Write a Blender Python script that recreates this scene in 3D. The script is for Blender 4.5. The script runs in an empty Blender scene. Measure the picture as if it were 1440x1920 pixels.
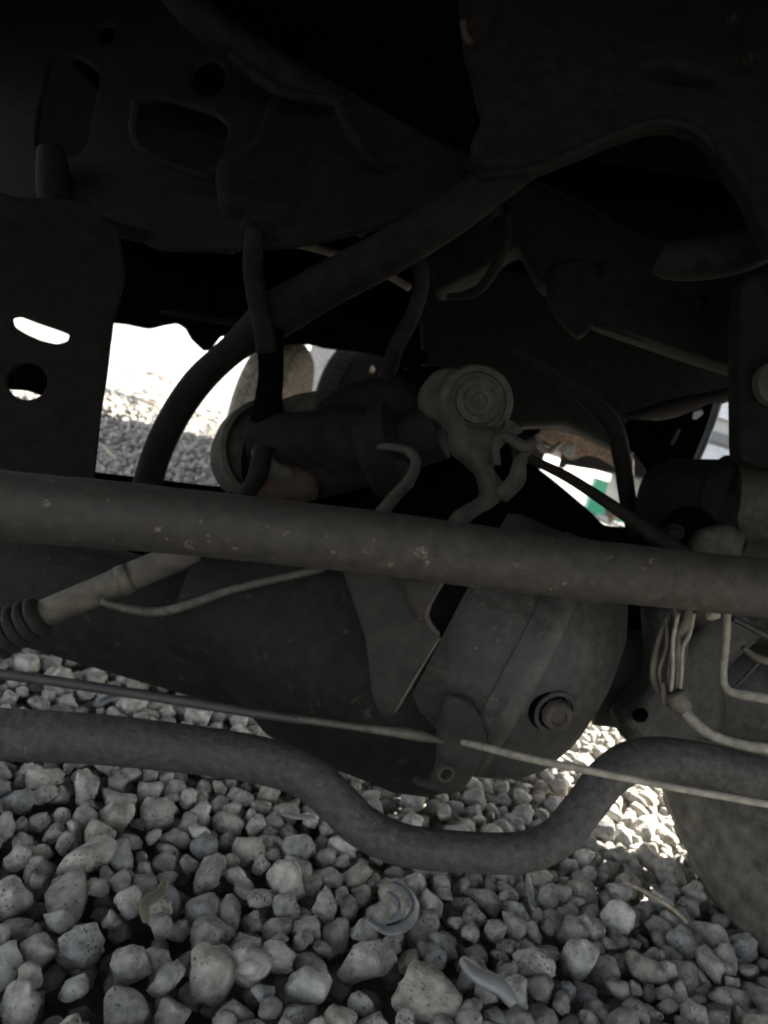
import bpy, bmesh, math, random
import numpy as np
from mathutils import Vector, Matrix, Quaternion, noise
random.seed(7); np.random.seed(7)
R = math.radians
S = bpy.context.scene
COL = S.collection

# ------------------------------------------------------------------ camera
CAM_H = 0.45
FPX = 1490.0
PITCH, ROLL = R(6.25), R(16.6)
C0 = Vector((0, 0, CAM_H))
FW = Vector((0, math.cos(PITCH), -math.sin(PITCH)))
UP0 = Vector((0, math.sin(PITCH), math.cos(PITCH)))
RT = math.cos(ROLL) * Vector((1, 0, 0)) + math.sin(ROLL) * UP0
UP = -math.sin(ROLL) * Vector((1, 0, 0)) + math.cos(ROLL) * UP0
cd = bpy.data.cameras.new('camera'); cam = bpy.data.objects.new('camera', cd); COL.objects.link(cam)
cam.matrix_world = Matrix(((RT.x, UP.x, -FW.x, C0.x), (RT.y, UP.y, -FW.y, C0.y), (RT.z, UP.z, -FW.z, C0.z), (0, 0, 0, 1)))
cd.sensor_fit = 'VERTICAL'; cd.sensor_height = 36.0; cd.lens = FPX / 1920 * 36
cd.clip_start = 0.01; cd.clip_end = 2000
cd.dof.use_dof = True; cd.dof.focus_distance = 0.62; cd.dof.aperture_fstop = 10
S.camera = cam

# ------------------------------------------------------------------ light
SUN_DIR = Vector((0.58, 0.63, 0.64)).normalized()      # towards the sun
el = math.asin(SUN_DIR.z); az = math.atan2(SUN_DIR.x, SUN_DIR.y)
w = bpy.data.worlds.new('World'); S.world = w; w.use_nodes = True
nt = w.node_tree; nt.nodes.clear()
sky = nt.nodes.new('ShaderNodeTexSky'); sky.sky_type = 'NISHITA'; sky.sun_disc = False
sky.sun_elevation = el; sky.sun_rotation = az; sky.dust_density = 2.0
bg = nt.nodes.new('ShaderNodeBackground'); bg.inputs[1].default_value = 0.07
wo = nt.nodes.new('ShaderNodeOutputWorld')
bw = nt.nodes.new('ShaderNodeRGBToBW'); hz = nt.nodes.new('ShaderNodeMix'); hz.data_type = 'RGBA'; hz.inputs[0].default_value = .72
nt.links.new(sky.outputs[0], bw.inputs[0]); nt.links.new(sky.outputs[0], hz.inputs[6]); nt.links.new(bw.outputs[0], hz.inputs[7])   # thin white haze over the blue
nt.links.new(hz.outputs[2], bg.inputs[0]); nt.links.new(bg.outputs[0], wo.inputs[0])
sd = bpy.data.lights.new('sun', 'SUN'); sd.energy = 5.0; sd.angle = R(0.6); sd.color = (1, .95, .87)
so = bpy.data.objects.new('sun', sd); COL.objects.link(so)
so.rotation_euler = SUN_DIR.to_track_quat('Z', 'Y').to_euler(); so.location = (3, 2, 5)
S.view_settings.view_transform = 'Standard'; S.view_settings.look = 'None'
S.view_settings.gamma = 1; S.view_settings.use_curve_mapping = False
S.view_settings.exposure = 3.5
S.cycles.pixel_filter_type = 'GAUSSIAN'; S.cycles.filter_width = 2.2
S.cycles.max_bounces = 8; S.cycles.diffuse_bounces = 6

# ------------------------------------------------------------------ helpers
def P(px, py, d):
    """a point of the place that stands d metres in front of the lens"""
    return C0 + d * (FW + (px - 720) / FPX * RT + (960 - py) / FPX * UP)
def ray(px, py):
    return (FW + (px - 720) / FPX * RT + (960 - py) / FPX * UP)
def G(px, py, z=0.0):
    r = ray(px, py); return C0 + r * ((z - CAM_H) / r.z)
def proj(p):
    v = p - C0; d = v.dot(FW)
    return 720 + v.dot(RT) / d * FPX, 960 - v.dot(UP) / d * FPX, d

def tag(o, label=None, cat=None, group=None, kind=None):
    if label: o['label'] = label
    if cat: o['category'] = cat
    if group: o['group'] = group
    if kind: o['kind'] = kind
    return o
def link(name, me, mat, parent=None, smooth=True):
    """link a mesh given in world coordinates; its origin goes to its middle"""
    n = len(me.vertices); co = np.empty(n * 3, 'f'); me.vertices.foreach_get('co', co); co = co.reshape(-1, 3)
    c = (co.min(0) + co.max(0)) / 2
    me.vertices.foreach_set('co', (co - c).ravel())
    if smooth: me.polygons.foreach_set('use_smooth', [True] * len(me.polygons))
    me.update()
    o = bpy.data.objects.new(name, me); COL.objects.link(o)
    me.materials.clear(); me.materials.append(mat)
    W = Vector(c.tolist())
    if parent is not None:
        o.parent = parent
        pw = Vector((0, 0, 0)); q = parent
        while q: pw += q.location; q = q.parent
        o.location = W - pw
    else: o.location = W
    return o
def empty(name, loc):
    o = bpy.data.objects.new(name, None); COL.objects.link(o); o.location = loc; o.empty_display_size = .1
    return o
def crom(pts, n=8):
    """Catmull-Rom through tuples"""
    if len(pts) < 3:
        a, b = np.array(pts[0], float), np.array(pts[-1], float)
        return [a + (b - a) * i / n for i in range(n + 1)]
    P_ = [np.array(p, float) for p in pts]
    P_ = [2 * P_[0] - P_[1]] + P_ + [2 * P_[-1] - P_[-2]]
    out = []
    for i in range(1, len(P_) - 2):
        a, b, c, d = P_[i - 1:i + 3]
        for k in range(n):
            t = k / n
            out.append(.5 * ((2 * b) + (-a + c) * t + (2 * a - 5 * b + 4 * c - d) * t * t + (-a + 3 * b - 3 * c + d) * t ** 3))
    out.append(P_[-2]); return out
def sweep(centres, radii, seg=16, wob=0.0):
    bm = bmesh.new(); rings = []
    pts = [Vector(c) for c in centres]
    t0 = (pts[1] - pts[0]).normalized(); nrm = t0.orthogonal().normalized()
    for i, p in enumerate(pts):
        t = (pts[min(i + 1, len(pts) - 1)] - pts[max(i - 1, 0)]).normalized()
        nrm = (nrm - t * nrm.dot(t)).normalized(); b = t.cross(nrm)
        ring = []
        for k in range(seg):
            a = 2 * math.pi * k / seg
            d = nrm * math.cos(a) + b * math.sin(a)
            r = radii[i]
            if wob: r *= 1 + wob * noise.noise((p + d * r) * 60) 
            ring.append(bm.verts.new(p + d * r))
        rings.append(ring)
    for a, b in zip(rings[:-1], rings[1:]):
        for k in range(seg):
            bm.faces.new((a[k], a[(k + 1) % seg], b[(k + 1) % seg], b[k]))
    bm.faces.new(rings[0][::-1]); bm.faces.new(rings[-1])
    me = bpy.data.meshes.new('tube'); bm.normal_update(); bm.to_mesh(me); bm.free(); return me
def tube(name, pts, wpx, mat, parent, seg=16, n=8, wob=0.0):
    """pts: (px, py, depth); wpx: width there, one value or one per point"""
    if not isinstance(wpx, (list, tuple)): wpx = [wpx] * len(pts)
    full = [(*P(*p), wv * p[2] / FPX / 2) for p, wv in zip(pts, wpx)]
    c = crom(full, n)
    me = sweep([q[:3] for q in c], [q[3] for q in c], seg, wob)
    return link(name, me, mat, parent)
def frame_of(axis):
    z = Vector(axis).normalized(); x = z.orthogonal().normalized(); return x, z.cross(x), z
def lathe(name, org, axis, prof, mat, parent, seg=40, flat=False, lump=0.0):
    x, y, z = frame_of(axis); bm = bmesh.new(); rings = []
    org = Vector(org)
    for s, r in prof:
        if r < 1e-5: rings.append([bm.verts.new(org + z * s)])
        else:
            rr = []
            for k in range(seg):
                a = 2 * math.pi * k / seg
                d = x * math.cos(a) + y * math.sin(a)
                q = org + z * s + d * r
                if lump: q += d * lump * noise.noise(q * 14)
                rr.append(bm.verts.new(q))
            rings.append(rr)
    for a, b in zip(rings[:-1], rings[1:]):
        for k in range(seg):
            k2 = (k + 1) % seg
            if len(a) == 1 and len(b) == 1: continue
            if len(a) == 1: bm.faces.new((a[0], b[k2], b[k]))
            elif len(b) == 1: bm.faces.new((a[k], a[k2], b[0]))
            else: bm.faces.new((a[k], a[k2], b[k2], b[k]))
    if len(rings[0]) > 1: bm.faces.new(rings[0][::-1])
    if len(rings[-1]) > 1: bm.faces.new(rings[-1])
    bmesh.ops.recalc_face_normals(bm, faces=bm.faces)
    me = bpy.data.meshes.new('lathe'); bm.to_mesh(me); bm.free()
    o = link(name, me, mat, parent, not flat)
    if not flat:
        try: me.set_sharp_from_angle(angle=R(40))
        except Exception: pass
    return o
def camdir(x, y, t):
    """a direction: x to the right, y down, t towards the lens"""
    return (RT * x - UP * y - FW * t).normalized()
def plate(name, outline, d, thick, mat, parent, holes=(), tilt=(0, 0), bevel=0.004, round_=True, bres=2):
    """a cut plate standing d metres away at its middle; tilt = (lean right, lean down) of its plane;
    outline and holes give where its edge runs"""
    cx = sum(p[0] for p in outline) / len(outline); cy = sum(p[1] for p in outline) / len(outline)
    o0 = P(cx, cy, d); nrm = (-FW + RT * tilt[0] - UP * tilt[1]).normalized()
    x = (RT - nrm * RT.dot(nrm)).normalized(); y = nrm.cross(x)
    def loc(p):
        r = ray(p[0], p[1]); t = (o0 - C0).dot(nrm) / r.dot(nrm); q = C0 + r * t - o0
        return q.dot(x), q.dot(y)
    cu = bpy.data.curves.new('plate', 'CURVE'); cu.dimensions = '2D'; cu.fill_mode = 'BOTH'
    cu.extrude = max(thick / 2 - bevel, .0005); cu.bevel_depth = bevel; cu.bevel_resolution = bres; cu.offset = -bevel
    for loop in [outline] + list(holes):
        pts = [loc(p) for p in loop]
        if round_ or loop is not outline and len(pts) < 20 or loop is outline:
            k = len(pts); res = []
            for i in range(k):
                a, b, c = (Vector(pts[i - 1]), Vector(pts[i]), Vector(pts[(i + 1) % k]))
                w_ = .28 if (round_ or loop is not outline) else .2; e1 = b + (a - b) * w_; e2 = b + (c - b) * w_
                for t in (0, .25, .5, .75, 1):
                    res.append((e1 * (1 - t) ** 2 + b * 2 * t * (1 - t) + e2 * t * t))
            pts = [(q.x, q.y) for q in res]
        sp = cu.splines.new('POLY'); sp.points.add(len(pts) - 1); sp.use_cyclic_u = True
        for q, sv in zip(pts, sp.points): sv.co = (q[0], q[1], 0, 1)
    tmp = bpy.data.objects.new('t', cu)
    tmp.matrix_world = Matrix(((x.x, y.x, nrm.x, o0.x), (x.y, y.y, nrm.y, o0.y), (x.z, y.z, nrm.z, o0.z), (0, 0, 0, 1)))
    me = bpy.data.meshes.new_from_object(tmp)
    me.transform(tmp.matrix_world)
    bpy.data.objects.remove(tmp)
    o = link(name, me, mat, parent, True)
    try: me.set_sharp_from_angle(angle=R(35))
    except Exception: pass
    return o
def circ(px, py, rx, ry=None, ang=0, n=28):
    ry = ry or rx; ca, sa = math.cos(ang), math.sin(ang)
    return [(px + rx * math.cos(t) * ca - ry * math.sin(t) * sa, py + rx * math.cos(t) * sa + ry * math.sin(t) * ca) for t in [2 * math.pi * i / n for i in range(n)]]
def box(name, lo, hi, mat, parent, bev=.01, rotz=0.0):
    bm = bmesh.new(); bmesh.ops.create_cube(bm, size=1)
    c = (Vector(lo) + Vector(hi)) / 2; s = Vector(hi) - Vector(lo)
    for v in bm.verts: v.co = Vector((v.co.x * s.x, v.co.y * s.y, v.co.z * s.z))
    if bev: bmesh.ops.bevel(bm, geom=bm.edges[:], offset=bev, segments=2, affect='EDGES')
    bmesh.ops.rotate(bm, verts=bm.verts, cent=(0, 0, 0), matrix=Matrix.Rotation(rotz, 3, 'Z'))
    for v in bm.verts: v.co += c
    me = bpy.data.meshes.new('box'); bm.to_mesh(me); bm.free()
    o = link(name, me, mat, parent, False); return o
def bolt(name, pos, axis, r, h, mat, parent, washer=True):
    prof_o = lathe(name, pos, axis, [(0, r * 1.45), (h * .25, r * 1.45), (h * .27, r), (h, r * .97), (h * 1.05, r * .8)], mat, parent, seg=6 if not washer else 12, flat=True)
    return prof_o

# ------------------------------------------------------------------ materials
def mat(name, base, dust=None, dust_amt=.5, rough=.6, metal=0.0, bump=.25, scale=60, spots=None, spot_thr=.62, big=6, spec=.5, streak=None):
    m = bpy.data.materials.new(name); m.use_nodes = True; n = m.node_tree; N = n.nodes; L = n.links
    b = N['Principled BSDF']; tc = N.new('ShaderNodeTexCoord')
    def nz(s, det=6, rgh=.6):
        t = N.new('ShaderNodeTexNoise'); t.inputs['Scale'].default_value = s; t.inputs['Detail'].default_value = det
        t.inputs['Roughness'].default_value = rgh; L.new(tc.outputs['Object'], t.inputs['Vector']); return t
    def mix(f, a, c):
        x = N.new('ShaderNodeMix'); x.data_type = 'RGBA'; L.new(f, x.inputs[0])
        for v, i in ((a, 6), (c, 7)):
            if isinstance(v, tuple): x.inputs[i].default_value = (*v, 1)
            else: L.new(v, x.inputs[i])
        return x.outputs[2]
    def ramp(f, a, c):
        r = N.new('ShaderNodeMapRange'); r.inputs[1].default_value = a; r.inputs[2].default_value = c; L.new(f, r.inputs[0]); return r.outputs[0]
    col = base
    n1 = nz(scale); n2 = nz(big, 4)
    if dust:
        a = ramp(n2.outputs[0], .5 - dust_amt * .3, .85 - dust_amt * .3)
        c1 = mix(a, base, dust)
    else: c1 = mix(n2.outputs[0], base, tuple(v * .7 for v in base))
    c2 = mix(ramp(n1.outputs[0], .35, .75), tuple(v * .55 for v in base), c1)
    if spots:
        n3 = nz(scale * .9, 5, .65)
        c2 = mix(ramp(n3.outputs[0], spot_thr, spot_thr + .06), c2, spots)
    L.new(c2, b.inputs['Base Color'])
    rr = N.new('ShaderNodeMapRange'); rr.inputs[3].default_value = rough - .12; rr.inputs[4].default_value = min(1, rough + .2); L.new(n2.outputs[0], rr.inputs[0]); L.new(rr.outputs[0], b.inputs['Roughness'])
    b.inputs['Metallic'].default_value = metal; b.inputs['Specular IOR Level'].default_value = spec
    bp = N.new('ShaderNodeBump'); bp.inputs['Strength'].default_value = bump; bp.inputs['Distance'].default_value = .002
    L.new(n1.outputs[0], bp.inputs['Height']); L.new(bp.outputs[0], b.inputs['Normal'])
    return m
M = {}
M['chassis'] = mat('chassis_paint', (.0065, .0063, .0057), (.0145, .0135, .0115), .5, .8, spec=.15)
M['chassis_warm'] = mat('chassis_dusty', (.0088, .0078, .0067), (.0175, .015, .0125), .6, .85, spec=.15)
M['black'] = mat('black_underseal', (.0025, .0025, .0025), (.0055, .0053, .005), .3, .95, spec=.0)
M['rubber'] = mat('black_rubber', (.006, .006, .0058), (.013, .0125, .011), .4, .8, spec=.2, scale=120)
M['bar'] = mat('dusty_steel_bar', (.026, .0225, .017), (.048, .041, .030), .55, .7, bump=.5, scale=110, spots=(.11, .092, .064), spot_thr=.63, big=9)
M['sway'] = mat('sway_bar_paint', (.042, .0415, .040), (.078, .073, .064), .5, .6, bump=1.0, scale=190, big=10, spots=(.11, .10, .08), spot_thr=.66, spec=.35)
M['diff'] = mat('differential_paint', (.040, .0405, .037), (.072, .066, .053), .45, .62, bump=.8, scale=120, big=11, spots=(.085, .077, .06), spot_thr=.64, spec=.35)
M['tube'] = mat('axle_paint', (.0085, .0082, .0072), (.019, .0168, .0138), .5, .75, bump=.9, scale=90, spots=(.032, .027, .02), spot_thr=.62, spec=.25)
M['olive'] = mat('dusty_casting', (.033, .0315, .0245), (.068, .062, .047), .6, .8, bump=.7, scale=80)
M['tan'] = mat('tan_dusty_tube', (.085, .073, .054), (.15, .13, .097), .6, .75, bump=.3)
M['cream'] = mat('cream_cable', (.26, .24, .19), (.36, .335, .27), .5, .6, bump=.2, scale=150)
M['cable'] = mat('olive_cable', (.05, .046, .034), (.12, .108, .078), .55, .6, bump=.3, scale=130, big=14)
M['darkcable'] = mat('dark_cable', (.03, .03, .029), (.045, .043, .039), .5, .6)
M['rust'] = mat('rusty_steel', (.07, .043, .028), (.16, .115, .075), .5, .9, bump=.7, scale=90)
M['dirt'] = mat('caked_dirt', (.055, .046, .037), (.10, .087, .068), .5, .95, bump=1, scale=70)
M['tyre'] = mat('dusty_tyre', (.075, .068, .054), (.17, .153, .118), .6, .85, bump=.35, scale=50, big=7)
M['fartyre'] = mat('mud_coated_tyre', (.17, .15, .115), (.34, .31, .25), .6, .9, bump=.6, scale=40, big=5)
M['alloy'] = mat('grey_alloy', (.4, .4, .41), None, 0, .35, .6, bump=.1)
M['plastic_w'] = mat('pale_plastic', (.24, .24, .235), (.17, .17, .16), .5, .4, bump=.2)
M['plastic_g'] = mat('grey_plastic', (.15, .16, .165), (.2, .205, .205), .5, .45, bump=.2)
M['wood'] = mat('dry_wood', (.30, .24, .165), (.42, .36, .27), .6, .85, bump=.6, scale=140)
M['leaf'] = mat('dry_leaf', (.15, .13, .09), (.09, .078, .055), .5, .8, bump=.4)
M['white'] = mat('white_paint', (.72, .74, .76), None, 0, .35, bump=.02)
M['glassy'] = mat('dark_window', (.03, .035, .04), None, 0, .08, bump=0)
M['green'] = mat('green_paint', (.03, .30, .17), (.05, .36, .22), .4, .5, bump=.1)
M['concrete'] = mat('pale_concrete', (.45, .44, .42), (.36, .35, .33), .5, .9, bump=.5, scale=30)
M['red'] = mat('dark_red_paint', (.022, .009, .007), None, 0, .4, bump=.05)
M['lamp'] = mat('lamp_lens', (.7, .6, .48), None, 0, .2, bump=.05)
M['wall'] = mat('rendered_wall', (.62, .61, .58), (.5, .49, .46), .5, .9, bump=.4, scale=20, big=1.2)
M['foliage'] = mat('grey_green_leaves', (.07, .095, .05), (.10, .12, .07), .5, .7, bump=.3)

def stone_mat():
    m = bpy.data.materials.new('grey_volcanic_stone'); m.use_nodes = True; n = m.node_tree; N = n.nodes; L = n.links
    b = N['Principled BSDF']
    oi = N.new('ShaderNodeObjectInfo'); ge = N.new('ShaderNodeNewGeometry')
    ad = N.new('ShaderNodeMath'); ad.operation = 'ADD'; L.new(oi.outputs['Random'], ad.inputs[0]); L.new(ge.outputs['Random Per Island'], ad.inputs[1])
    fr = N.new('ShaderNodeMath'); fr.operation = 'FRACT'; L.new(ad.outputs[0], fr.inputs[0])
    cr = N.new('ShaderNodeValToRGB'); L.new(fr.outputs[0], cr.inputs[0])
    e = cr.color_ramp; e.interpolation = 'LINEAR'
    stops = [(0, (0.19, 0.177, 0.157)), (.12, (0.336, 0.323, 0.286)), (.25, (0.28, 0.252, 0.215)), (.38, (0.403, 0.386, 0.342)), (.5, (0.263, 0.258, 0.241)), (.6, (0.37, 0.336, 0.28)), (.7, (0.213, 0.208, 0.196)), (.8, (0.493, 0.47, 0.414)), (.9, (0.314, 0.293, 0.252)), (1, (0.347, 0.33, 0.291))]
    while len(e.elements) < len(stops): e.elements.new(.5)
    for el_, (p, c) in zip(e.elements, stops): el_.position = p; el_.color = (*c, 1)
    tc = N.new('ShaderNodeNewGeometry')
    def nz(s, det=5, r=.6):
        t = N.new('ShaderNodeTexNoise'); t.inputs['Scale'].default_value = s; t.inputs['Detail'].default_value = det; t.inputs['Roughness'].default_value = r
        L.new(tc.outputs['Position'], t.inputs['Vector']); return t
    a = nz(90); g = nz(330, 6, .7)
    mr = N.new('ShaderNodeMapRange'); mr.inputs[1].default_value = .3; mr.inputs[2].default_value = .7; mr.inputs[3].default_value = .5; mr.inputs[4].default_value = 1.4
    L.new(a.outputs[0], mr.inputs[0])
    mu = N.new('ShaderNodeMix'); mu.data_type = 'RGBA'; mu.blend_type = 'MULTIPLY'; mu.inputs[0].default_value = 1
    L.new(cr.outputs[0], mu.inputs[6]); L.new(mr.outputs[0], mu.inputs[7])
    # small pores
    vo = N.new('ShaderNodeTexVoronoi'); vo.inputs['Scale'].default_value = 260; L.new(tc.outputs['Position'], vo.inputs['Vector'])
    pr = N.new('ShaderNodeMapRange'); pr.inputs[1].default_value = .12; pr.inputs[2].default_value = .3; L.new(vo.outputs['Distance'], pr.inputs[0])
    pn = nz(40, 2); pm = N.new('ShaderNodeMapRange'); pm.inputs[1].default_value = .5; pm.inputs[2].default_value = .6; L.new(pn.outputs[0], pm.inputs[0])
    # pores only where the mask says
    mx = N.new('ShaderNodeMix'); mx.data_type = 'FLOAT'; L.new(pm.outputs[0], mx.inputs[0]); mx.inputs[2].default_value = 1; L.new(pr.outputs[0], mx.inputs[3])
    pc = N.new('ShaderNodeMapRange'); pc.inputs[3].default_value = .68; pc.inputs[4].default_value = 1; L.new(mx.outputs[0], pc.inputs[0])
    mu2 = N.new('ShaderNodeMix'); mu2.data_type = 'RGBA'; mu2.blend_type = 'MULTIPLY'; mu2.inputs[0].default_value = 1
    L.new(mu.outputs[2], mu2.inputs[6]); L.new(pc.outputs[0], mu2.inputs[7])
    L.new(mu2.outputs[2], b.inputs['Base Color']); b.inputs['Roughness'].default_value = .92; b.inputs['Specular IOR Level'].default_value = .25
    hs = N.new('ShaderNodeMath'); hs.operation = 'MULTIPLY_ADD'; L.new(g.outputs[0], hs.inputs[0]); hs.inputs[1].default_value = .6; L.new(mx.outputs[0], hs.inputs[2])
    bp = N.new('ShaderNodeBump'); bp.inputs['Strength'].default_value = 1.0; bp.inputs['Distance'].default_value = .004
    L.new(hs.outputs[0], bp.inputs['Height']); L.new(bp.outputs[0], b.inputs['Normal'])
    return m
M['lug'] = mat('grimy_lug', (.015, .0138, .0115), (.034, .029, .022), .6, .85, bump=.6, scale=80)
M['rustdim'] = mat('dull_rust', (.030, .017, .011), (.06, .034, .02), .5, .9, bump=.7, scale=90)
M['edge'] = mat('dust_highlight_edge', (.045, .0445, .04), (.08, .075, .06), .6, .6, bump=.4, scale=90)
M['stone'] = stone_mat()
def ground_mat():
    m = bpy.data.materials.new('gravel_ground'); m.use_nodes = True; n = m.node_tree; N = n.nodes; L = n.links
    b = N['Principled BSDF']; tc = N.new('ShaderNodeNewGeometry')
    vo = N.new('ShaderNodeTexVoronoi'); vo.inputs['Scale'].default_value = 30; L.new(tc.outputs['Position'], vo.inputs['Vector'])
    cr = N.new('ShaderNodeValToRGB'); L.new(vo.outputs['Color'], cr.inputs[0])
    cr.color_ramp.elements[0].color = (.06, .056, .05, 1); cr.color_ramp.elements[1].color = (.22, .205, .18, 1)
    dr = N.new('ShaderNodeMapRange'); dr.inputs[1].default_value = .2; dr.inputs[2].default_value = .75; dr.inputs[3].default_value = 1; dr.inputs[4].default_value = .35; L.new(vo.outputs['Distance'], dr.inputs[0])
    mu = N.new('ShaderNodeMix'); mu.data_type = 'RGBA'; mu.blend_type = 'MULTIPLY'; mu.inputs[0].default_value = 1
    L.new(cr.outputs[0], mu.inputs[6]); L.new(dr.outputs[0], mu.inputs[7]); L.new(mu.outputs[2], b.inputs['Base Color'])
    b.inputs['Roughness'].default_value = .95
    bp = N.new('ShaderNodeBump'); bp.inputs['Strength'].default_value = 1; bp.inputs['Distance'].default_value = .02; bp.invert = True
    L.new(vo.outputs['Distance'], bp.inputs['Height']); L.new(bp.outputs[0], b.inputs['Normal'])
    return m
M['ground'] = ground_mat()

# ------------------------------------------------------------------ ground and stones
def gz(x, y):
    return .012 * math.sin(3.1 * x + 1.3 * y) + .010 * math.sin(5.3 * y - 2.2 * x + .6)
bm = bmesh.new()
def sheet(x0, x1, y0, y1, n, dz):
    vs = [[bm.verts.new((x0 + (x1 - x0) * i / n, y0 + (y1 - y0) * j / n, dz)) for i in range(n + 1)] for j in range(n + 1)]
    for j in range(n):
        for i in range(n): bm.faces.new((vs[j][i], vs[j][i + 1], vs[j + 1][i + 1], vs[j + 1][i]))
sheet(-400, 400, -400, 400, 20, -.045)
me = bpy.data.meshes.new('ground'); bm.to_mesh(me); bm.free()
ground = link('ground', me, M['ground'], None, False); ground['kind'] = 'structure'

def ico(sub):
    b = bmesh.new(); bmesh.ops.create_icosphere(b, subdivisions=sub, radius=1); b.verts.ensure_lookup_table()
    v = np.array([q.co[:] for q in b.verts]); f = np.array([[q.index for q in t.verts] for t in b.faces]); b.free(); return v, f
ICO = {s: ico(s) for s in (1, 2, 3)}
def stone_shape(sub, rs):
    v, f = ICO[sub]; v = v.copy()
    for _ in range(rs.randint(11, 19)):
        nrm = rs.normal(size=3); nrm /= np.linalg.norm(nrm); h = rs.uniform(.48, .87)
        dt = v @ nrm; k = dt > h
        v[k] -= np.outer(dt[k] - h, nrm) * .92
    ph = rs.uniform(0, 6, 3)
    v *= (1 + .07 * np.sin(3 * v[:, [1]] + ph[0]) + .06 * np.sin(4 * v[:, [2]] + ph[1]))
    if sub >= 3:
        q = rs.uniform(0, 9, 3)
        dn = np.array([noise.noise(Vector(p * 1.9 + q)) * .20 + noise.noise(Vector(p * 4.5 + q)) * .09 for p in v])
        v *= (1 + dn)[:, None]
    sc = np.array([rs.uniform(.85, 1.3), rs.uniform(.72, 1.0), rs.uniform(.6, .9)]); v *= sc
    return v.astype('f'), f
rs = np.random.RandomState(11)
SH = {s: [stone_shape(s, rs) for _ in range(k)] for s, k in ((1, 16), (2, 24), (3, 26))}
def randrot(rs):
    # mostly lying, free about z
    a = rs.uniform(0, 2 * math.pi); t = rs.normal(0, .45); u = rs.normal(0, .45)
    return np.array((Matrix.Rotation(a, 3, 'Z') @ Matrix.Rotation(t, 3, 'X') @ Matrix.Rotation(u, 3, 'Y')))
def darts(region, tries, rmin, rmax, pack, seed, exist=None):
    """irregular packing: radii drawn per stone, centres kept apart"""
    rs = np.random.RandomState(seed); cell = rmax * 2; grid = {}; out = []
    X = rs.uniform(region[0], region[1], tries); Y = rs.uniform(region[2], region[3], tries)
    fr = np.linspace(0, 1, tries)
    for x, y, t in zip(X.tolist(), Y.tolist(), fr.tolist()):
        if not region[4](x, y): continue
        r = rmin + (rmax - rmin) * (rs.beta(2.0, 2.6)) * (1 - .75 * t)
        i, j = int(math.floor(x / cell)), int(math.floor(y / cell)); ok = True
        for a in (i - 1, i, i + 1):
            for b in (j - 1, j, j + 1):
                for (X2, Y2, r2) in grid.get((a, b), ()):
                    if (x - X2) ** 2 + (y - Y2) ** 2 < ((r + r2) * pack) ** 2: ok = False; break
                if not ok: break
            if not ok: break
        if ok: grid.setdefault((i, j), []).append((x, y, r)); out.append((x, y, r))
    return out
def inview(mx, lo, hi):
    def f(x, y):
        return lo <= y < hi and -(.62 * y + .25) < x < (.55 * y + .3)
    return f
stones = []      # x, y, z, r, lod
near = darts((-1.3, 1.2, .12, 1.55, inview(0, .12, 1.55)), 120000, .0085, .0255, .74, 1)
FEAT = []
for (px, py, rp) in [(36, 1640, 48), (165, 1738, 50), (800, 1868, 66), (690, 1790, 52), (1090, 1790, 46), (400, 1612, 40), (330, 1880, 48)]:
    g = G(px, py, .02); FEAT.append((g.x, g.y, rp * proj(g)[2] / FPX))
near = [q for q in near if all((q[0] - a) ** 2 + (q[1] - b) ** 2 > (.9 * c + .55 * q[2]) ** 2 for a, b, c in FEAT)]
for (x, y, r) in FEAT: stones.append([x, y, gz(x, y) + r * .25, r * 1.05, 3])
for (x, y, r) in near: stones.append([x, y, gz(x, y) + r * .25 + random.uniform(-.006, .008), r * 1.08, 3 if y < 1.0 else 2])
low = darts((-1.3, 1.2, .12, 1.55, inview(0, .12, 1.55)), 40000, .010, .022, .85, 2)
for (x, y, r) in low: stones.append([x, y, gz(x, y) - .020 + random.uniform(-.006, .003), r * 1.1, 1])
mid = darts((-2.2, 2.0, 1.55, 3.2, inview(0, 1.55, 3.2)), 90000, .011, .024, .78, 3)
for (x, y, r) in mid: stones.append([x, y, gz(x, y) + random.uniform(-.008, .006), r * 1.12, 2 if y < 2 else 1])
far = darts((-4.6, 0.6, 3.2, 7.5, lambda x, y: -.62 * y - .1 < x < -.05 * y + .1), 80000, .012, .030, .92, 4)
for (x, y, r) in far: stones.append([x, y, random.uniform(-.03, .01), r * 1.2, 1])
farr = darts((0, 4.2, 3.2, 6.5, lambda x, y: .15 * y < x < .62 * y + .1), 40000, .014, .030, .82, 5)
for (x, y, r) in farr: stones.append([x, y, random.uniform(-.02, .0), r * 1.25, 1])
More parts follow.
